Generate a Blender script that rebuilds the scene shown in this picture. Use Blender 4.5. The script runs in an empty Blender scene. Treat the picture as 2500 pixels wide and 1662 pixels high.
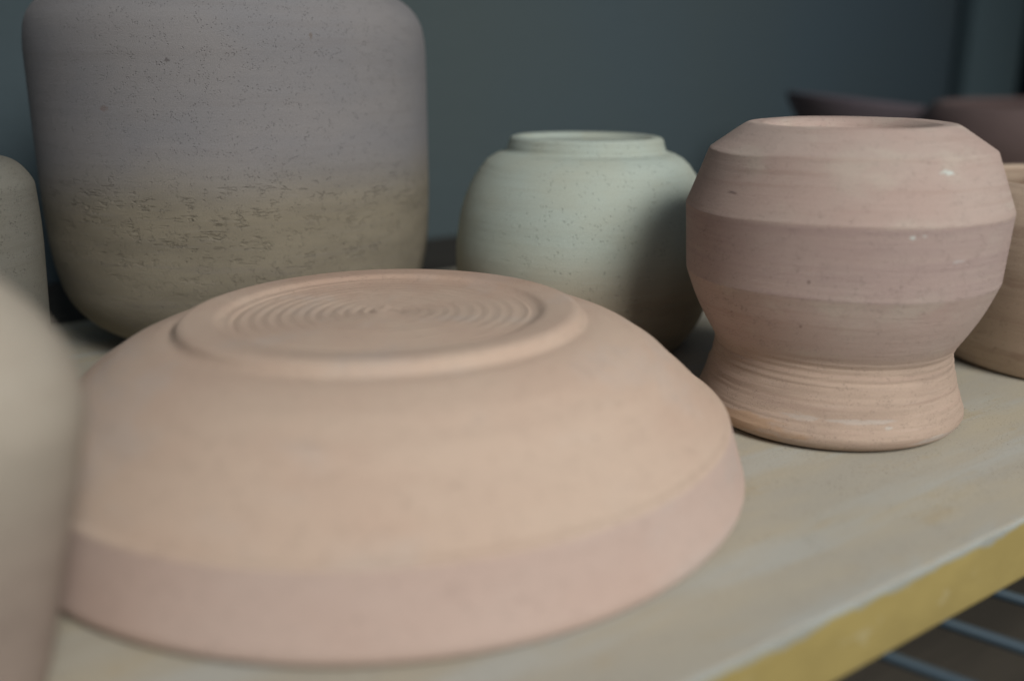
import bpy, math, random
import numpy as np
from mathutils import Vector, noise as mnoise
random.seed(4)
sc = bpy.context.scene
COL = sc.collection
PI = math.pi

# ------------------------------------------------------------------ helpers
def link(o, parent=None):
    COL.objects.link(o)
    if parent is not None:
        o.parent = parent
    return o

def thing(name, label, cat, loc=(0, 0, 0), group=None):
    o = bpy.data.objects.new(name, None)
    o.empty_display_size = 0.02
    link(o); o.location = loc
    o['label'] = label; o['category'] = cat
    if group: o['group'] = group
    return o

class NT:
    """small wrapper that writes node expressions"""
    def __init__(s, name):
        s.m = bpy.data.materials.new(name); s.m.use_nodes = True
        s.t = s.m.node_tree; s.t.nodes.clear()
        s.out = s.n('ShaderNodeOutputMaterial')
        s.b = s.n('ShaderNodeBsdfPrincipled')
        s.l(s.b.outputs[0], s.out.inputs[0])
        s.b.inputs['Specular IOR Level'].default_value = 0.25
        s.b.inputs['Roughness'].default_value = 0.85
        s.tc = s.n('ShaderNodeTexCoord')
        s.uv = s.tc.outputs['UV']; s.obj = s.tc.outputs['Object']
    def n(s, k): return s.t.nodes.new(k)
    def l(s, a, b): s.t.links.new(a, b)
    def put(s, sock, v):
        if hasattr(v, 'links') or hasattr(v, 'is_linked'): s.l(v, sock)
        else: sock.default_value = v
    def scale(s, vec, x, y, z=1.0, off=(0, 0, 0)):
        q = s.n('ShaderNodeMapping'); s.l(vec, q.inputs[0])
        q.inputs['Scale'].default_value = (x, y, z); q.inputs['Location'].default_value = off
        return q.outputs[0]
    def noise(s, vec, scale=1.0, detail=3, rough=0.55, dist=0.0):
        q = s.n('ShaderNodeTexNoise'); s.l(vec, q.inputs['Vector'])
        q.inputs['Scale'].default_value = scale; q.inputs['Detail'].default_value = detail
        q.inputs['Roughness'].default_value = rough; q.inputs['Distortion'].default_value = dist
        return q.outputs[0]
    def vor(s, vec, scale=1.0, feature='F1', rnd=1.0, out='Distance'):
        q = s.n('ShaderNodeTexVoronoi'); s.l(vec, q.inputs['Vector'])
        q.feature = feature
        q.inputs['Scale'].default_value = scale; q.inputs['Randomness'].default_value = rnd
        return q.outputs[out]
    def math(s, op, a, b=0.0, c=0.0, clamp=False):
        q = s.n('ShaderNodeMath'); q.operation = op; q.use_clamp = clamp
        s.put(q.inputs[0], a); s.put(q.inputs[1], b)
        if op in ('MULTIPLY_ADD',): s.put(q.inputs[2], c)
        return q.outputs[0]
    def mr(s, v, a, b, c=0.0, d=1.0, smooth=True):
        q = s.n('ShaderNodeMapRange')
        if smooth: q.interpolation_type = 'SMOOTHSTEP'
        s.put(q.inputs[0], v); q.inputs[1].default_value = a; q.inputs[2].default_value = b
        q.inputs[3].default_value = c; q.inputs[4].default_value = d
        return q.outputs[0]
    def mix(s, f, a, b, mode='MIX'):
        q = s.n('ShaderNodeMix'); q.data_type = 'RGBA'; q.blend_type = mode
        s.put(q.inputs[0], f)
        for i, v in ((6, a), (7, b)):
            if isinstance(v, tuple): q.inputs[i].default_value = (v[0], v[1], v[2], 1)
            else: s.l(v, q.inputs[i])
        return q.outputs[2]
    def sep(s, vec):
        q = s.n('ShaderNodeSeparateXYZ'); s.l(vec, q.inputs[0]); return q.outputs
    def bump(s, h, strength=0.5, dist=0.001, prev=None):
        q = s.n('ShaderNodeBump'); s.l(h, q.inputs['Height'])
        q.inputs['Strength'].default_value = strength; q.inputs['Distance'].default_value = dist
        if prev is not None: s.l(prev, q.inputs['Normal'])
        return q.outputs[0]
    def fin(s, col, nrm=None, rough=None):
        if isinstance(col, tuple): s.b.inputs['Base Color'].default_value = (col[0], col[1], col[2], 1)
        else: s.l(col, s.b.inputs['Base Color'])
        if nrm is not None: s.l(nrm, s.b.inputs['Normal'])
        if rough is not None: s.put(s.b.inputs['Roughness'], rough)
        return s.m

def clay(name, base, tint, streak_col, streak=0.35, freq=260, specks=0.5, speck_size=900, grain=0.35,
         groove=0.3, spots=(), band=None, dashes=None, pits=0.0, blot=None, stain=None, facet=None):
    """unfired thrown clay: throwing streaks run round the pot, mineral specks, a sandy grain"""
    t = NT(name)
    u, v, _ = t.sep(t.uv)
    z = t.sep(t.obj)[2]
    big = t.noise(t.scale(t.uv, 14, 22), 1, 3)
    c = t.mix(t.mr(big, .35, .68), base, tint)
    if blot:
        bm = t.mr(t.noise(t.scale(t.uv, blot[3], blot[4], 1, (7, 3, 0)), 1, 4, .6), .52, .68)
        c = t.mix(t.math('MULTIPLY', bm, blot[5]), c, blot[:3])
    zone = None
    if band:
        z0, w, bcol, amp = band
        wob = t.noise(t.scale(t.uv, 9, 3), 1, 3)
        zz = t.math('ADD', z, t.math('MULTIPLY', t.math('SUBTRACT', wob, .5), amp))
        zone = t.mr(zz, z0 - w, z0 + w)
        lower = t.mix(t.mr(t.noise(t.scale(t.uv, 16, 60), 1, 4), .3, .7), bcol, tuple(.82 * q for q in bcol))
        c = t.mix(zone, lower, c)
    st = t.noise(t.scale(t.uv, 9, freq), 1, 3, .62)
    st2 = t.noise(t.scale(t.uv, 30, freq * 3.1, 1, (3, 5, 0)), 1, 2, .6)
    c = t.mix(t.math('MULTIPLY', t.mr(st, .50, .70), streak), c, streak_col)
    pale = tuple(min(.8, q * 1.18 + .02) for q in base)
    c = t.mix(t.math('MULTIPLY', t.mr(st2, .55, .75), streak * .7), c, pale)
    if facet:      # mauve tone mixed in between two heights, broken by the streaks
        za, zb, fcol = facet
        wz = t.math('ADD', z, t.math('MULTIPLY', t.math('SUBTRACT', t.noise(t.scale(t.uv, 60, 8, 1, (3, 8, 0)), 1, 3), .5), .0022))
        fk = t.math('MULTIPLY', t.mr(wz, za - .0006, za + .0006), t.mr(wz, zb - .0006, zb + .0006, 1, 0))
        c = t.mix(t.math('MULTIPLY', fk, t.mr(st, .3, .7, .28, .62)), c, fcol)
    # short smeared streaks (drag marks)
    drag = t.noise(t.scale(t.uv, 75, 520, 1, (1, 9, 0)), 1, 2, .5)
    c = t.mix(t.math('MULTIPLY', t.mr(drag, .66, .76), .45 * streak + .1), c, streak_col)
    if stain:      # iron-red bloom on the far side of the base
        oy = t.sep(t.obj)[1]
        sn = t.noise(t.scale(t.uv, 20, 60, 1, (2, 2, 0)), 1, 3)
        sy = t.math('ADD', oy, t.math('MULTIPLY', t.math('SUBTRACT', sn, .5), .05))
        smk = t.math('MULTIPLY', t.mr(sy, stain[0] - .03, stain[0] + .015), t.mr(z, .058, .066))
        c = t.mix(t.math('MULTIPLY', smk, .5), c, stain[1])
    # specks of two sizes
    sv = t.vor(t.uv, speck_size)
    sel = t.noise(t.scale(t.uv, 170, 170, 1, (4, 4, 0)), 1, 2)
    sm = t.math('MULTIPLY', t.mr(sv, .14, .30, 1, 0), t.mr(sel, .46, .58))
    sv2 = t.vor(t.scale(t.uv, 1, 1, 1, (.31, .17, 0)), speck_size * .30)
    sel2 = t.noise(t.scale(t.uv, 90, 90, 1, (8, 2, 0)), 1, 1)
    sm2 = t.math('MULTIPLY', t.mr(sv2, .05, .10, 1, 0), t.mr(sel2, .50, .58))
    sm = t.math('MAXIMUM', sm, sm2)
    dark = tuple(q * .30 for q in base)
    c = t.mix(t.math('MULTIPLY', sm, specks), c, dark)
    # fine mottling so that no surface is one flat colour
    fm = t.noise(t.scale(t.uv, 1400, 1400), 1, 2)
    c = t.mix(t.mr(fm, .3, .7, .0, .16), c, dark)
    hh = t.math('MULTIPLY', t.noise(t.scale(t.uv, 2300, 2300), 1, 3, .7), grain)
    hh = t.math('ADD', hh, t.math('MULTIPLY', t.math('ADD', st, t.math('MULTIPLY', st2, .6)), groove))
    hh = t.math('SUBTRACT', hh, t.math('MULTIPLY', sm, .5))
    if dashes:
        z0, z1, col = dashes
        # short torn cracks that run round the pot where the trimming tool dragged grog
        comb = t.n('ShaderNodeCombineXYZ')
        t.l(t.math('MULTIPLY', u, 85.), comb.inputs[0])
        t.l(t.math('MULTIPLY', v, 880.), comb.inputs[1])
        dv = t.vor(comb.outputs[0], 1.0)
        dm = t.mr(dv, .22, .34, 1, 0)
        selA = t.noise(t.scale(t.uv, 42, 110, 1, (2, 2, 0)), 1, 3, .7)
        selB = t.noise(t.scale(t.uv, 110, 400, 1, (5, 1, 0)), 1, 1)
        zl = t.math('MULTIPLY', t.mr(z, z0 - .045, z0 + .012), t.mr(z, z1 - .010, z1 + .006, 1, 0))
        thr = t.math('MULTIPLY', zl, t.mr(selA, .44, .58))
        dm = t.math('MULTIPLY', dm, t.math('MULTIPLY', thr, t.mr(selB, .44, .52)))
        edge = t.vor(t.scale(t.uv, 170, 520), 1.0, 'DISTANCE_TO_EDGE', .75)
        em = t.math('MULTIPLY', t.mr(edge, .03, .10, 1, 0), t.math('MULTIPLY', thr, t.mr(sel, .50, .60)))
        dm = t.math('MAXIMUM', dm, t.math('MULTIPLY', em, .7))
        c = t.mix(t.math('MULTIPLY', dm, .17), c, col)
        hh = t.math('SUBTRACT', hh, t.math('MULTIPLY', dm, .9))
    if pits:
        pv = t.vor(t.scale(t.uv, 1, 1.5, 1, (.7, .3, 0)), 420)
        pm = t.math('MULTIPLY', t.mr(pv, .08, .2, 1, 0), t.mr(sel, .52, .60))
        hh = t.math('SUBTRACT', hh, t.math('MULTIPLY', pm, pits))
    for (u0, z0, ru, rz, col, amt) in spots:
        a = t.math('DIVIDE', t.math('SUBTRACT', u, u0), ru)
        b = t.math('DIVIDE', t.math('SUBTRACT', z, z0), rz)
        d = t.math('ADD', t.math('MULTIPLY', a, a), t.math('MULTIPLY', b, b))
        ns = t.noise(t.scale(t.uv, .9 / ru, .9 / rz), 1, 3, .7)
        d = t.math('ADD', d, t.math('MULTIPLY', t.math('SUBTRACT', ns, .5), 5.0))
        c = t.mix(t.mr(d, .3, 1.1, amt, 0), c, col)
    n1 = t.bump(hh, .75, .0009)
    return t.fin(c, n1, .88)

# ------------------------------------------------------------------ lathe
def fillet(pts, step=0.0013):
    """pts: (r, z, radius) corners -> dense rounded polyline"""
    P = [Vector((p[0], p[1])) for p in pts]
    out = [P[0]]
    for i in range(1, len(P) - 1):
        a, b, c = P[i - 1], P[i], P[i + 1]
        rad = pts[i][2] if len(pts[i]) > 2 else 0.002
        d1 = (a - b); d2 = (c - b)
        l = min(rad, d1.length * .48, d2.length * .48)
        s = b + d1.normalized() * l; e = b + d2.normalized() * l
        k = 7
        for j in range(k + 1):
            q = j / k
            out.append(s * (1 - q) ** 2 + b * 2 * q * (1 - q) + e * q * q)
    out.append(P[-1])
    res = [out[0]]
    for p in out[1:]:
        d = (p - res[-1]).length
        if d < 1e-6: continue
        k = max(1, int(d / step)); a = res[-1]
        for j in range(1, k + 1): res.append(a + (p - a) * (j / k))
    return res

def lathe(root, prof, mat, parts, mod=None, nseg=288, rref=None, seam=PI):
    """one turned body cut into part meshes that share rings.
    parts: list of (name, first, last) with first/last as fractions given by functions of the profile index
    theta is measured from -Y towards +X; the texture seam is at the back"""
    pl = fillet(prof)
    n = len(pl)
    R = np.array([p.x for p in pl]); Z = np.array([p.y for p in pl])
    rref = rref or R.max()
    th = np.linspace(-PI, PI, nseg + 1) + (seam - PI)
    RR = np.repeat(R[:, None], nseg + 1, 1); ZZ = np.repeat(Z[:, None], nseg + 1, 1)
    TT = np.repeat(th[None, :], n, 0)
    S = np.concatenate([[0], np.cumsum(np.hypot(np.diff(R), np.diff(Z)))])
    if mod is not None:
        RR, ZZ = mod(RR.copy(), ZZ.copy(), TT, S[:, None])
    X = RR * np.sin(TT); Y = -RR * np.cos(TT)
    X[:, -1] = X[:, 0]; Y[:, -1] = Y[:, 0]; ZZ[:, -1] = ZZ[:, 0]
    G = np.stack([X, Y, ZZ], 2)
    dt = np.zeros_like(G); dt[:, 1:-1] = G[:, 2:] - G[:, :-2]
    dt[:, 0] = G[:, 1] - G[:, -2]; dt[:, -1] = dt[:, 0]
    ds = np.zeros_like(G); ds[1:-1] = G[2:] - G[:-2]; ds[0] = G[1] - G[0]; ds[-1] = G[-1] - G[-2]
    N = np.cross(dt, ds)
    ln = np.linalg.norm(N, axis=2, keepdims=True)
    flat = (ln[..., 0] < 1e-12)
    N = N / np.maximum(ln, 1e-12)
    N[flat] = (0, 0, 1)
    objs = []
    for part in parts:
        name, i0, i1 = part[:3]; pm = part[3] if len(part) > 3 else mat
        a = i0 if isinstance(i0, int) else int(np.argmin([(i0[0] - p.x) ** 2 + (i0[1] - p.y) ** 2 for p in pl]))
        b = (n - 1 if i1 == -1 else i1) if isinstance(i1, int) else int(np.argmin([(i1[0] - p.x) ** 2 + (i1[1] - p.y) ** 2 for p in pl]))
        rows = list(range(a, b + 1)); m = len(rows)
        idx = np.arange(m * nseg).reshape(m, nseg)
        V = G[a:b + 1, :nseg].reshape(-1, 3)
        NN = N[a:b + 1, :nseg].reshape(-1, 3)
        j2 = (np.arange(nseg) + 1) % nseg
        F = np.stack([idx[:-1], idx[:-1][:, j2], idx[1:][:, j2], idx[1:]], 2).reshape(-1, 4)
        me = bpy.data.meshes.new(name)
        me.from_pydata(V.tolist(), [], F.tolist())
        uvl = me.uv_layers.new(name='UVMap')
        U = th * rref; SS = S[a:b + 1]
        uu = np.zeros((m - 1, nseg, 4, 2))
        uu[:, :, 0, 0] = U[None, :-1]; uu[:, :, 1, 0] = U[None, 1:]; uu[:, :, 2, 0] = U[None, 1:]; uu[:, :, 3, 0] = U[None, :-1]
        uu[:, :, 0, 1] = SS[:-1, None]; uu[:, :, 1, 1] = SS[:-1, None]; uu[:, :, 2, 1] = SS[1:, None]; uu[:, :, 3, 1] = SS[1:, None]
        uvl.data.foreach_set('uv', uu.reshape(-1))
        me.polygons.foreach_set('use_smooth', [True] * len(me.polygons))
        me.normals_split_custom_set_from_vertices(NN.tolist())
        me.materials.append(pm); me.update()
        o = bpy.data.objects.new(name, me); link(o, root)
        objs.append(o)
    return objs

def wob(TT, k, ph, amp):
    return amp * (np.sin(k * TT + ph) + .5 * np.sin((2 * k + 1) * TT + 2.1 * ph))

# ------------------------------------------------------------------ clays
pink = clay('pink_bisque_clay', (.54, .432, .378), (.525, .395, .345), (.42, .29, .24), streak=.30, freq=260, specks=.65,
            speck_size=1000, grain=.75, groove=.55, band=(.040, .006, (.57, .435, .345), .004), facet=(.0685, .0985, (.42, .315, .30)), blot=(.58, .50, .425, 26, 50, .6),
            spots=[(.0225, .1193, .0036, .0009, (.66, .75, .71), .8), (.0050, .0955, .0013, .0008, (.68, .76, .72), .8), (.0095, .0960, .0008, .0004, (.66, .73, .70), .7),
                   (.0270, .0850, .0040, .0005, (.60, .62, .60), .5),
                   (-.004, .0150, .0160, .0012, (.62, .63, .61), .28), (.0100, .0125, .0026, .0008, (.66, .70, .67), .35), (-.062, .0070, .0300, .0060, (.50, .31, .17), .5),
                   (-.0350, .0150, .0100, .0016, (.58, .58, .55), .3), (.0420, .0050, .0200, .0016, (.62, .62, .60), .4),
                   (-.074, .1080, .0040, .0004, (.10, .07, .07), .8), (-.0330, .0760, .0008, .0007, (.14, .09, .08), .8),
                   (-.0360, .0560, .0006, .0006, (.14, .09, .08), .8), (-.0300, .0810, .0040, .0006, (.44, .32, .29), .5)])
bowl_clay = clay('pale_pink_bowl_clay', (.61, .472, .372), (.59, .44, .345), (.52, .375, .285), streak=.14, freq=120, specks=.22,
                 speck_size=700, grain=.4, groove=.16, blot=(.575, .49, .43, 16, 26, .45), stain=(.046, (.42, .27, .20)))
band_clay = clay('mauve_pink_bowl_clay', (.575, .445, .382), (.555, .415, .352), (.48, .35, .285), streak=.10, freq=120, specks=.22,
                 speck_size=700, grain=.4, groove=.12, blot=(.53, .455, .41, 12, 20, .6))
pale = clay('pale_celadon_clay', (.44, .505, .452), (.44, .475, .40), (.39, .40, .33), streak=.25, freq=210, specks=.32,
            speck_size=520, grain=.45, groove=.25, band=(.052, .02, (.48, .415, .31), .02))
vase_clay = clay('grey_stoneware_clay', (.275, .264, .264), (.25, .246, .255), (.21, .19, .185), streak=.18, freq=170, specks=.36,
                 speck_size=800, grain=.6, groove=.14, band=(.101, .020, (.29, .256, .19), .030),
                 dashes=(.068, .104, (.10, .09, .07)), pits=.9,
                 spots=[(-.038, .1385, .0026, .0014, (.20, .16, .15), .8), (-.002, .161, .0013, .0013, (.12, .11, .11), .8),
                        (.068, .172, .001, .002, (.17, .14, .12), .7)])
grey = clay('dark_grey_green_clay', (.22, .215, .185), (.20, .19, .155), (.17, .16, .13), streak=.25, freq=190, specks=.5,
            speck_size=900, grain=.5, groove=.3, pits=.8)
front_clay = clay('pale_grey_clay', (.48, .43, .355), (.46, .40, .325), (.41, .345, .28), streak=.2, freq=150, specks=.3,
                  speck_size=600, grain=.3, groove=.2, band=(.055, .03, (.37, .295, .25), .01))
peach = clay('peach_clay', (.56, .44, .335), (.53, .40, .30), (.36, .24, .18), streak=.35, freq=150, specks=.4,
             speck_size=700, grain=.4, groove=.4, blot=(.36, .24, .18, 22, 75, .55))
brown = clay('dusky_red_brown_clay', (.25, .18, .168), (.23, .165, .155), (.17, .12, .115), streak=.25, freq=120, specks=.3)
plum = clay('plum_brown_clay', (.13, .11, .125), (.12, .10, .12), (.10, .085, .10), streak=.3, freq=120, specks=.3)

# ------------------------------------------------------------------ board geometry frame
E0 = Vector((.049, .234)); E = Vector((.8145, .580)); NN_ = Vector((-.580, .8145))
def bp(t, n, z=0.0):
    p = E0 + E * t + NN_ * n
    return Vector((p.x, p.y, z))
ANG = math.atan2(E.y, E.x)

def box_mesh(name, t0, t1, n0, n1, z0, z1, bev=0.0012, seg=3, cuts=0):
    import bmesh
    bm = bmesh.new()
    bmesh.ops.create_cube(bm, size=1)
    for v in bm.verts:
        v.co = Vector(((t0 if v.co.x < 0 else t1), (n0 if v.co.y < 0 else n1), (z0 if v.co.z < 0 else z1)))
    if bev:
        bmesh.ops.bevel(bm, geom=bm.edges[:], offset=bev, segments=seg, profile=.6, affect='EDGES')
    for f in bm.faces: f.smooth = True
    me = bpy.data.meshes.new(name); bm.to_mesh(me); bm.free()
    return me

# board material: grey painted / clay-dusted top, raw ochre edge with ragged paint
t = NT('dusty_painted_board')
x, y, z = t.sep(t.obj)
nA = t.noise(t.scale(t.obj, 7, 26, 1), 1, 5, .6)
nB = t.noise(t.scale(t.obj, 30, 60, 30, (4, 2, 0)), 1, 5, .62)
nC = t.noise(t.scale(t.obj, 5, 42, 1, (9, 0, 0)), 1, 4, .6)
top = t.mix(t.mr(nA, .35, .65), (.40, .375, .315), (.445, .40, .305))
top = t.mix(t.math('MULTIPLY', t.mr(nC, .50, .66), .75), top, (.43, .435, .40))
top = t.mix(t.math('MULTIPLY', t.mr(nB, .56, .74), .42), top, (.42, .33, .19))
top = t.mix(t.math('MULTIPLY', t.mr(t.noise(t.scale(t.obj, 90, 90, 90), 1, 4, .6), .6, .75), .25), top, (.30, .28, .22))
sp = t.vor(t.scale(t.obj, 1, 1, 1), 330)
sel = t.noise(t.scale(t.obj, 60, 60, 60), 1, 2)
spm = t.math('MULTIPLY', t.mr(sp, .07, .14, 1, 0), t.mr(sel, .48, .58))
sp2 = t.vor(t.scale(t.obj, 1, 1, 1, (.4, .2, 0)), 900)
spm2 = t.math('MULTIPLY', t.mr(sp2, .15, .25, 1, 0), t.mr(sel, .46, .6, .2, .8))
top = t.mix(t.math('MULTIPLY', t.math('MAXIMUM', spm, spm2), .8), top, (.13, .10, .07))
grain = t.noise(t.scale(t.obj, 900, 900, 900), 1, 3)
top = t.mix(t.mr(grain, .3, .7, 0, .14), top, (.2, .19, .16))
ed = t.mix(t.mr(t.noise(t.scale(t.obj, 34, 34, 60), 1, 4, .6), .3, .7), (.37, .29, .105), (.32, .25, .09))
ed = t.mix(t.math('MULTIPLY', t.mr(t.noise(t.scale(t.obj, 60, 60, 110, (5, 5, 5)), 1, 3), .60, .70), .6), ed, (.42, .36, .20))
rag = t.noise(t.scale(t.obj, 38, 1, 6), 1, 5, .62)
lim = t.math('ADD', z, t.math('MULTIPLY', t.math('SUBTRACT', rag, .5), .012))
em = t.mr(lim, -.0034, -.0018)
edgep = t.mix(t.mr(rag, .35, .6), (.34, .38, .38), (.30, .31, .28))
geo = t.n('ShaderNodeNewGeometry')
side = t.mix(em, ed, edgep)
up = t.mr(t.sep(geo.outputs['Normal'])[2], .55, .9)
# worn bright arris
arr = t.math('MULTIPLY', t.mr(y, .0105, .002), t.mr(nB, .40, .60))
top = t.mix(t.math('MULTIPLY', arr, .35), top, (.38, .42, .42))
colb = t.mix(up, side, top)
hb = t.math('ADD', t.math('MULTIPLY', grain, .4), t.math('MULTIPLY', nB, .8))
board_m = t.fin(colb, t.bump(hb, .4, .0008), .8)

board = bpy.data.objects.new('shelf_board', box_mesh('shelf_board', -.62, 1.35, 0, .50, -.0265, 0, .0016, 3))
link(board); board.location = (E0.x, E0.y, 0); board.rotation_euler = (0, 0, ANG)
board['label'] = 'thick grey dusty shelf board with a yellow front edge, under all the pots'
board['category'] = 'shelf board'

# dark strip of timber behind the board
t = NT('dark_timber')
c = t.mix(t.mr(t.noise(t.scale(t.obj, 4, 60, 30), 1, 4), .3, .7), (.030, .029, .026), (.045, .042, .036))
dark_m = t.fin(c, None, .9)
pl_ = bpy.data.objects.new('back_ledge', box_mesh('back_ledge', -.62, 2.6, .504, .636, -.03, -.0015, .002))
link(pl_); pl_.location = (E0.x, E0.y, 0); pl_.rotation_euler = (0, 0, ANG)
pl_['label'] = 'dark ledge along the wall, seen between the tall vase and round pale jar'
pl_['category'] = 'ledge'

# wall, floor
t = NT('blue_grey_plaster')
c = t.mix(t.mr(t.noise(t.scale(t.obj, 1.6, 1.6, 1.2), 1, 3), .3, .7), (.078, .116, .142), (.088, .115, .118))
wall_m = t.fin(c, t.bump(t.noise(t.scale(t.obj, 60, 60, 60), 1, 4), .3, .002), .9)
wall = bpy.data.objects.new('wall', box_mesh('wall', -1.6, 3.2, .638, .72, -.9, 1.6, 0))
link(wall); wall.location = (E0.x, E0.y, 0); wall.rotation_euler = (0, 0, ANG)
wall['kind'] = 'structure'; wall.data.materials.append(wall_m)
t = NT('dark_concrete')
c = t.mix(t.mr(t.noise(t.scale(t.obj, 6, 6, 6), 1, 5), .3, .7), (.24, .22, .19), (.30, .28, .24))
floor_m = t.fin(c, None, .9)
fl = bpy.data.objects.new('floor', box_mesh('floor', -3, 4, -4, .636, -.95, -.905, 0))
link(fl); fl.location = (E0.x, E0.y, 0); fl.rotation_euler = (0, 0, ANG)
fl['kind'] = 'structure'; fl.data.materials.append(floor_m)
board.data.materials.append(board_m); pl_.data.materials.append(dark_m)

t = NT('dark_brown_board')
c = t.mix(t.mr(t.noise(t.scale(t.obj, 5, 40, 30), 1, 4), .3, .7), (.060, .054, .044), (.085, .075, .06))
low_m = t.fin(c, None, .85)
lo = bpy.data.objects.new('lower_board', box_mesh('lower_board', -.62, 2.2, -.06, .60, -.245, -.225, .002))
link(lo); lo.location = (E0.x, E0.y, 0); lo.rotation_euler = (0, 0, ANG); lo.data.materials.append(low_m)
lo['label'] = 'dark brown board lying below the wire rack, seen between its wires'; lo['category'] = 'shelf board'

t = NT('lit_teal_plaster')  # added wall strip, its lighter colour stands for light on the wall
c = t.mix(t.mr(t.noise(t.scale(t.obj, 3, 3, 2), 1, 3), .3, .7), (.098, .15, .17), (.11, .155, .165))
lit_strip_m = t.fin(c, None, .9)
lit_strip = bpy.data.objects.new('wall_pilaster', box_mesh('wall_pilaster', 1.13, 1.2595, .612, .636, 0, 1.3, .004))
link(lit_strip); lit_strip.location = (E0.x, E0.y, 0); lit_strip.rotation_euler = (0, 0, ANG); lit_strip.data.materials.append(lit_strip_m)
lit_strip['kind'] = 'structure'

# wire rack that carries the board
t = NT('blue_grey_coated_steel')
c = t.mix(t.noise(t.scale(t.obj, 40, 40, 40), 1, 3), (.05, .08, .105), (.07, .10, .125))
steel = t.fin(c, None, .42); t.b.inputs['Metallic'].default_value = .35; t.b.inputs['Specular IOR Level'].default_value = .5

def rod_mesh(name, a, b, r, seg=16):
    a = Vector(a); b = Vector(b); d = (b - a).normalized()
    s1 = d.cross(Vector((0, 0, 1))).normalized(); s2 = d.cross(s1)
    V = []; F = []
    L = (b - a).length
    ring = [(0, .55), (r * .45, 1)] + [(L - r * .45, 1), (L, .55)]
    for (q, k) in ring:
        for i in range(seg):
            w = 2 * PI * i / seg
            V.append(a + d * q + (s1 * math.cos(w) + s2 * math.sin(w)) * r * k)
    for j in range(len(ring) - 1):
        for i in range(seg):
            F.append((j * seg + i, j * seg + (i + 1) % seg, (j + 1) * seg + (i + 1) % seg, (j + 1) * seg + i))
    F.append(tuple(range(seg))[::-1]); F.append(tuple((len(ring) - 1) * seg + i for i in range(seg)))
    me = bpy.data.meshes.new(name); me.from_pydata([tuple(v) for v in V], [], F)
    for p in me.polygons: p.use_smooth = len(p.vertices) == 4
    me.materials.append(steel)
    return me

rack = thing('wire_rack', 'blue grey steel wire rack under the yellow edge of the shelf board', 'wire rack', (E0.x, E0.y, 0))
rack.rotation_euler = (0, 0, ANG)
WR = .0021; ZW = -.0265 - WR - .0002
w0 = rod_mesh('wire', (0, 0, 0), (.052, -.11, 0), WR)
proto = None
wm = rod_mesh('wire', (-.075 * 2.65 * .62, .49, 0), (.052, -.155, 0), WR)
for k in range(-14, 38):
    o = bpy.data.objects.new('wire', wm); link(o, rack)
    o.location = (.119 + (k - 2) * .0345, 0, ZW)
for nn in (-.14, .07, .26, .45):
    zz = ZW - WR - .0031
    o = bpy.data.objects.new('rail', rod_mesh('rail', (-.62, nn, zz), (1.36, nn, zz), .003)); link(o, rack)

# upright of the rack, nearly black, at the right edge
t = NT('black_painted_steel')
black_m = t.fin((.006, .009, .014), None, .5)
po = bpy.data.objects.new('upright_post', box_mesh('upright_post', 1.262, 1.50, .560, .636, -.0010, 1.3, .003))
link(po); po.data.materials.append(black_m); po.location = (E0.x, E0.y, 0); po.rotation_euler = (0, 0, ANG)
po['label'] = 'black upright post at the far right edge, above the wide brown pot'; po['category'] = 'post'

# ------------------------------------------------------------------ footed faceted jar
def mod_foot(R, Z, T, S):
    zf = np.clip(Z / .13, 0, 1)
    # uneven trimmed facets and a slightly crooked turning
    outer = (S < .185)
    k = np.where(outer, 1., .4)
    R = R * (1 + .004 * np.sin(T + 1.0) * zf) + k * wob(T, 2, .6, .00025) * zf
    Z = Z + zf * (wob(T, 2, 1.9, .0006) + .00005 * np.sin(23 * T) * np.sin(3 * T + 1) + .00012 * np.sin(9 * T + 2) + .0007 * np.sin(T * 1 + .2)) * np.clip(Z / .02, 0, 1) * np.clip((.1345 - Z) / .012, .25, 1)
    # throwing grooves on the foot and neck
    g = np.exp(-((Z - .024) / .014) ** 2) * outer
    R = R + g * (.00028 * np.sin(Z * 2 * PI / .0031 + T * 1.0 + .8 * np.sin(T * 2)) + .00016 * np.sin(Z * 2 * PI / .0013 + 2 * T))
    # axis leans a touch to the right going up
    return R, Z
jar = thing('footed_jar', 'pink faceted clay jar standing on a flared foot, right of the upturned bowl', 'jar', (.1500, .451, 0))
prof = [(.001, .010), (.048, .0095, .003), (.0515, .0008, .001), (.0545, .0003, .0012), (.0592, .0028, .003), (.0612, .0070, .003),
        (.0590, .0125, .008), (.0560, .0215, .01), (.0538, .0300, .006), (.0532, .0352, .003), (.0545, .0385, .003),
        (.0585, .0450, .008), (.0640, .0555, .006), (.0688, .0688, .0005), (.0704, .0990, .0004), (.0610, .1240, .0007),
        (.0466, .1336, .0010), (.0440, .1350, .0012), (.0380, .1346, .0014), (.0355, .1330, .002), (.0335, .1292, .004), (.0150, .1286, .004), (.001, .1290)]
lathe(jar, prof, pink, [('foot', 0, (.0532, .0352)), ('body', (.0532, .0352), (.0466, .1336)), ('rim', (.0466, .1336), -1)], mod_foot, rref=.0704)

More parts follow.
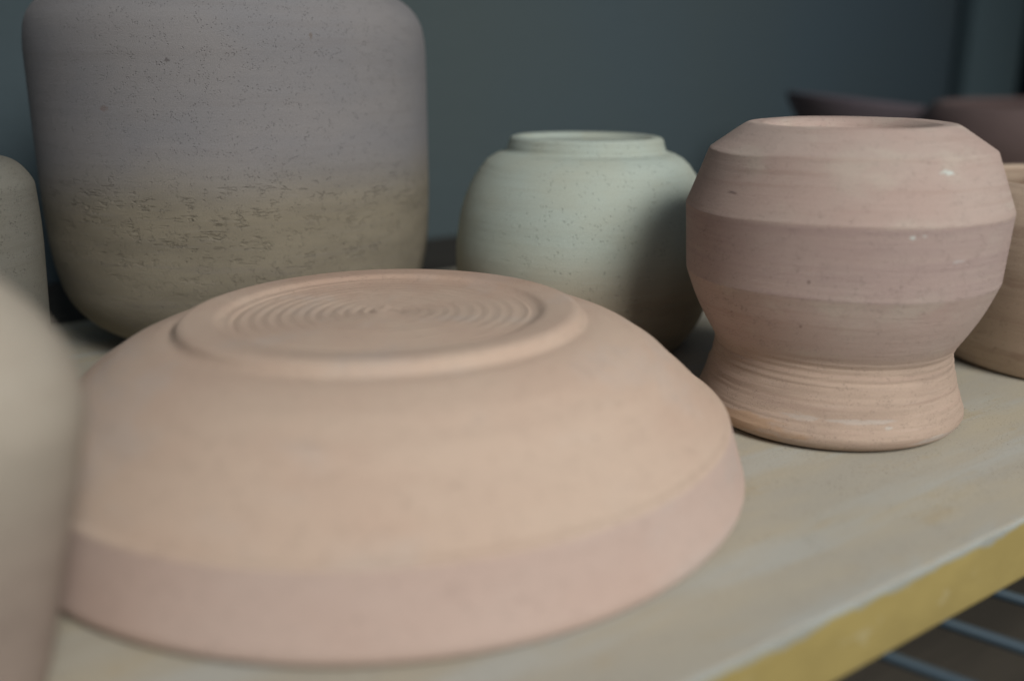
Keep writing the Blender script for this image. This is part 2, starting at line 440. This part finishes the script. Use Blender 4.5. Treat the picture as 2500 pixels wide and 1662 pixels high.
# ------------------------------------------------------------------ upturned bowl
def mod_bowl(R, Z, T, S):
    zr = np.clip(Z / .065, 0, 1)
    x = R * np.sin(T); y = -R * np.cos(T)
    Z = Z + zr * (.014 * x - .012 * y) + .0004 * zr * np.sin(2 * T + 1)
    R = R * (1 + .003 * np.sin(2 * T + .5) * zr)
    dome = np.exp(-((R - .112) / .014) ** 2) * (Z > .03)
    Z = Z + dome * .00022 * np.sin(R * 2 * PI / .012)
    # spiral turning marks inside the foot ring
    ins = np.clip((.0615 - R) / .004, 0, 1) * (Z > .05) * np.clip(R / .006, 0, 1)
    Z = Z + ins * ((.00036 + .00012 * np.cos(T + 1.4)) * np.sin(2 * PI * R / .0052 + T) + .00012 * np.sin(2 * PI * R / .0023 + T))
    return R, Z
bowl = thing('upturned_bowl', 'large pale pink clay bowl resting upside down, spiral marks inside its foot ring', 'bowl', (-.051, .380, 0))
prof = [(.1340, .020), (.1350, .0030, .003), (.1370, .0004, .0012), (.1400, .0005, .001), (.1427, .0026, .002), (.1432, .0055, .002), (.1365, .0272, .0003), (.1358, .0281, .0005), (.1336, .0290, .0010),
        (.1270, .0353, .006), (.1175, .0443, .008), (.1090, .0518, .006), (.1010, .0570, .006), (.0930, .0607, .006), (.0855, .0630, .003), (.0805, .0636, .0018), (.0790, .0650, .0012),
        (.0777, .0674, .0016), (.0752, .0683, .0018), (.0680, .0683, .003), (.0640, .0680, .003), (.0615, .0663, .003), (.0580, .0659, .004), (.030, .0662, .01), (.006, .0664, .002), (.003, .0674, .001), (.0005, .0676)]
inner = [(.0005, .0600), (.060, .0590), (.105, .0520), (.125, .0390), (.1320, .0280)]
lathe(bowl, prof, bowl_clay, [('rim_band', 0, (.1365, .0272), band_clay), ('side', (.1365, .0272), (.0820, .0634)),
                              ('foot_ring', (.0820, .0634), (.0632, .0675)), ('base', (.0632, .0675), -1)], mod_bowl, rref=.12, nseg=384)

# ------------------------------------------------------------------ round pale jar
def mod_pale(R, Z, T, S):
    zf = np.clip(Z / .12, 0, 1)
    R = R + wob(T, 2, .4, .00025) * zf + .00008 * np.sin(Z * 2 * PI / .0045 + T)
    return R, Z + zf * .0006 * np.sin(T + 2)
rj = thing('round_jar', 'pale grey green round jar with a short collar, left of the footed jar', 'jar', (.0420, .575, 0))
prof = [(.001, .004), (.050, .004, .002), (.053, .0004, .002), (.0585, .001, .003), (.0640, .0080, .01), (.0708, .0200, .014), (.0745, .0400, .016), (.0748, .0580, .014), (.0712, .0800, .020),
        (.0655, .0945, .016), (.0570, .1062, .010), (.0505, .1100, .004), (.0468, .1108, .0015), (.0450, .1120, .0012), (.0443, .1150, .004), (.0432, .1186, .0018), (.0405, .1196, .002),
        (.0370, .1192, .002), (.0345, .1165, .003), (.0200, .1155, .003), (.001, .1158)]
lathe(rj, prof, pale, [('body', 0, (.0468, .1108)), ('neck', (.0468, .1108), -1)], mod_pale, rref=.0748)

# ------------------------------------------------------------------ tall stoneware vase
def mod_vase(R, Z, T, S):
    zf = np.clip(Z / .1, 0, 1)
    R = R + wob(T, 2, 1.2, .00035) * zf + .00002 * np.sin(Z * 2 * PI / .009 + T) * zf
    x = R * np.sin(T)
    return R, Z - .010 * x * np.clip((Z - .10) / .08, 0, 1)
va = thing('tall_vase', 'tall wide grey stoneware vase with an ochre lower half and cracked band, behind the bowl', 'vase', (-.1610, .600, 0))
prof = [(.001, .004), (.058, .004, .002), (.0610, .0004, .0015), (.0655, .0010, .003), (.0780, .0075, .01), (.0935, .0165, .012), (.1045, .0310, .016), (.1095, .0540, .02), (.1112, .0850, .02),
        (.1112, .1250, .02), (.1110, .1700, .02), (.1085, .1835, .010), (.1000, .1935, .010), (.0850, .2000, .012), (.0600, .2050, .010), (.0480, .2100, .006), (.0460, .2200, .004), (.0475, .2270, .002), (.0450, .2290, .0015),
        (.0425, .2265, .002), (.0420, .2100, .006), (.0580, .1990, .01), (.1000, .1800, .01), (.1070, .1500, .01), (.1070, .080, .02), (.0900, .0250, .01), (.001, .012)]
lathe(va, prof, vase_clay, [('body', 0, (.0540, .2072)), ('neck', (.0540, .2072), -1)], mod_vase, rref=.1128)

# ------------------------------------------------------------------ small dark grey bottle on the left
gr = thing('small_jar', 'small grey green textured jar at the left edge, in front of the tall vase', 'jar', (-.2582, .450, 0))
prof = [(.001, .003), (.030, .003, .002), (.0345, .0004, .002), (.0365, .006, .006), (.0382, .0400, .01), (.0402, .0850, .01), (.0394, .1070, .0022), (.0360, .1130, .003), (.0318, .1172, .003), (.0250, .1195, .003),
        (.0210, .1205, .002), (.0180, .1190, .002), (.0190, .1130, .004), (.0350, .103, .006), (.036, .06, .01), (.030, .008, .005), (.001, .007)]
lathe(gr, prof, grey, [('body', 0, (.0260, .1192)), ('rim', (.0260, .1192), -1)], lambda R, Z, T, S: (R + wob(T, 2, 2.2, .0002), Z), rref=.04)

# ------------------------------------------------------------------ blurred pot in the foreground, left
fg = thing('tapered_pot', 'pale tapered clay pot close to the lens at the lower left, beside the upturned bowl', 'pot', (-.1395, .2270, 0))
prof = [(.001, .003), (.012, .003, .001), (.0138, .0003, .0008), (.0150, .0008, .001), (.0175, .0080, .008), (.0240, .0340, .02), (.0310, .0640, .012), (.0342, .0780, .01), (.0322, .0900, .012), (.0262, .1020, .012), (.0180, .1112, .01),
        (.0140, .1155, .004), (.0140, .1220, .003), (.0152, .1255, .002), (.0140, .1270, .001), (.0120, .1245, .002), (.0115, .1150, .004), (.0250, .0990, .01), (.0300, .0780, .01), (.016, .010, .01), (.001, .007)]
lathe(fg, prof, front_clay, [('body', 0, (.0150, .1144)), ('neck', (.0150, .1144), -1)], lambda R, Z, T, S: (R + wob(T, 2, .2, .00015), Z), rref=.036)

# ------------------------------------------------------------------ big peach jar, right rear
pe = thing('peach_jar', 'pale peach clay jar with brown stains, cut off by the right edge', 'jar', (.3240, .5450, 0))
prof = [(.001, .004), (.064, .004, .002), (.0720, .0004, .0015), (.0765, .0010, .003), (.0815, .0120, .012), (.0865, .0400, .02), (.0885, .0660, .02), (.0850, .0850, .012), (.0750, .0960, .008), (.0690, .0985, .003), (.0660, .1000, .0016),
        (.0620, .0990, .002), (.0640, .0900, .006), (.0800, .0700, .01), (.078, .030, .01), (.060, .012, .006), (.001, .010)]
def mod_pe(R, Z, T, S):
    zf = np.clip(Z / .1, 0, 1)
    return R + zf * (.00008 * np.sin(Z * 2 * PI / .011 + T) + wob(T, 2, .9, .0004)), Z + zf * .0008 * np.sin(2 * T)
lathe(pe, prof, peach, [('body', 0, (.0690, .0985)), ('rim', (.0690, .0985), -1)], mod_pe, rref=.099)

# ------------------------------------------------------------------ wide brown pot, far behind on the right
bb = thing('brown_pot', 'wide dusky red brown pot, out of focus behind the pale peach jar', 'pot', (.5850, 1.0150, 0))
prof = [(.001, .004), (.100, .004, .002), (.104, .0004, .002), (.112, .003, .003), (.1400, .0200, .02), (.1680, .0550, .02), (.1720, .0850, .012), (.1640, .1050, .010), (.1540, .1160, .006),
        (.1460, .1180, .004), (.1420, .1140, .004), (.1600, .0850, .012), (.1550, .0550, .02), (.110, .015, .01), (.001, .010)]
lathe(bb, prof, brown, [('body', 0, (.1540, .1160)), ('rim', (.1540, .1160), -1)], lambda R, Z, T, S: (R + wob(T, 2, .9, .0004), Z), rref=.172)

# ------------------------------------------------------------------ dark dish far behind
fd = thing('plum_dish', 'blurred dark plum flared pot far behind, showing just over the footed jar\'s rim', 'pot', (.3350, 1.0000, 0))
prof = [(.001, .004), (.034, .004, .002), (.037, .0004, .002), (.039, .003, .003), (.0440, .0500, .02), (.0500, .0950, .01), (.0630, .1150, .006), (.0655, .1225, .004),
        (.0610, .1235, .003), (.0480, .1050, .01), (.0410, .0500, .02), (.034, .010, .005), (.001, .009)]
lathe(fd, prof, plum, [('body', 0, (.0500, .0950)), ('rim', (.0500, .0950), -1)],
      lambda R, Z, T, S: (R, Z - .10 * (R * np.sin(T)) * np.clip((Z - .08) / .04, 0, 1)), rref=.056)

# ------------------------------------------------------------------ light
def area(name, az, el, dist, sx, sy, power, col, target=(0.03, .48, .06), spread=None):
    ld = bpy.data.lights.new(name, 'AREA'); ld.shape = 'RECTANGLE'; ld.size = sx; ld.size_y = sy
    ld.energy = power; ld.color = col
    o = bpy.data.objects.new(name, ld); link(o)
    a, e = math.radians(az), math.radians(el)
    d = Vector((math.sin(a) * math.cos(e), -math.cos(a) * math.cos(e), math.sin(e)))
    o.location = Vector(target) + d * dist
    o.rotation_euler = d.to_track_quat('Z', 'Y').to_euler()
    if spread: ld.spread = math.radians(spread)
    return o
area('window_light', 29, 37, 2.2, 1.0, .85, 5.7, (1.0, .975, .93), target=(.14, .42, .00), spread=55)
area('ceiling_light', 10, 60, 2.4, 1.2, 1.2, 1.6, (.86, .92, 1.0))
w = bpy.data.worlds.new('World'); sc.world = w; w.use_nodes = True
bg = w.node_tree.nodes['Background']; bg.inputs[0].default_value = (.72, .82, 1.0, 1); bg.inputs[1].default_value = .10

# ------------------------------------------------------------------ camera
cd = bpy.data.cameras.new('camera'); cam = bpy.data.objects.new('camera', cd); link(cam)
cd.sensor_width = 36; cd.lens = 2293.3 / 2359 * 36
cam.location = (0, 0, .163); cam.rotation_euler = (math.radians(90 - 15.94), 0, 0)
cd.clip_start = .01; cd.clip_end = 50
cd.dof.use_dof = True; cd.dof.focus_distance = .460
cd.dof.aperture_fstop = 3.3; cd.dof.aperture_blades = 0
sc.camera = cam
sc.view_settings.view_transform = 'Standard'; sc.view_settings.look = 'None'
sc.view_settings.exposure = 0; sc.view_settings.gamma = 1
sc.view_settings.use_curve_mapping = False
sc.cycles.max_bounces = 8; sc.cycles.diffuse_bounces = 4
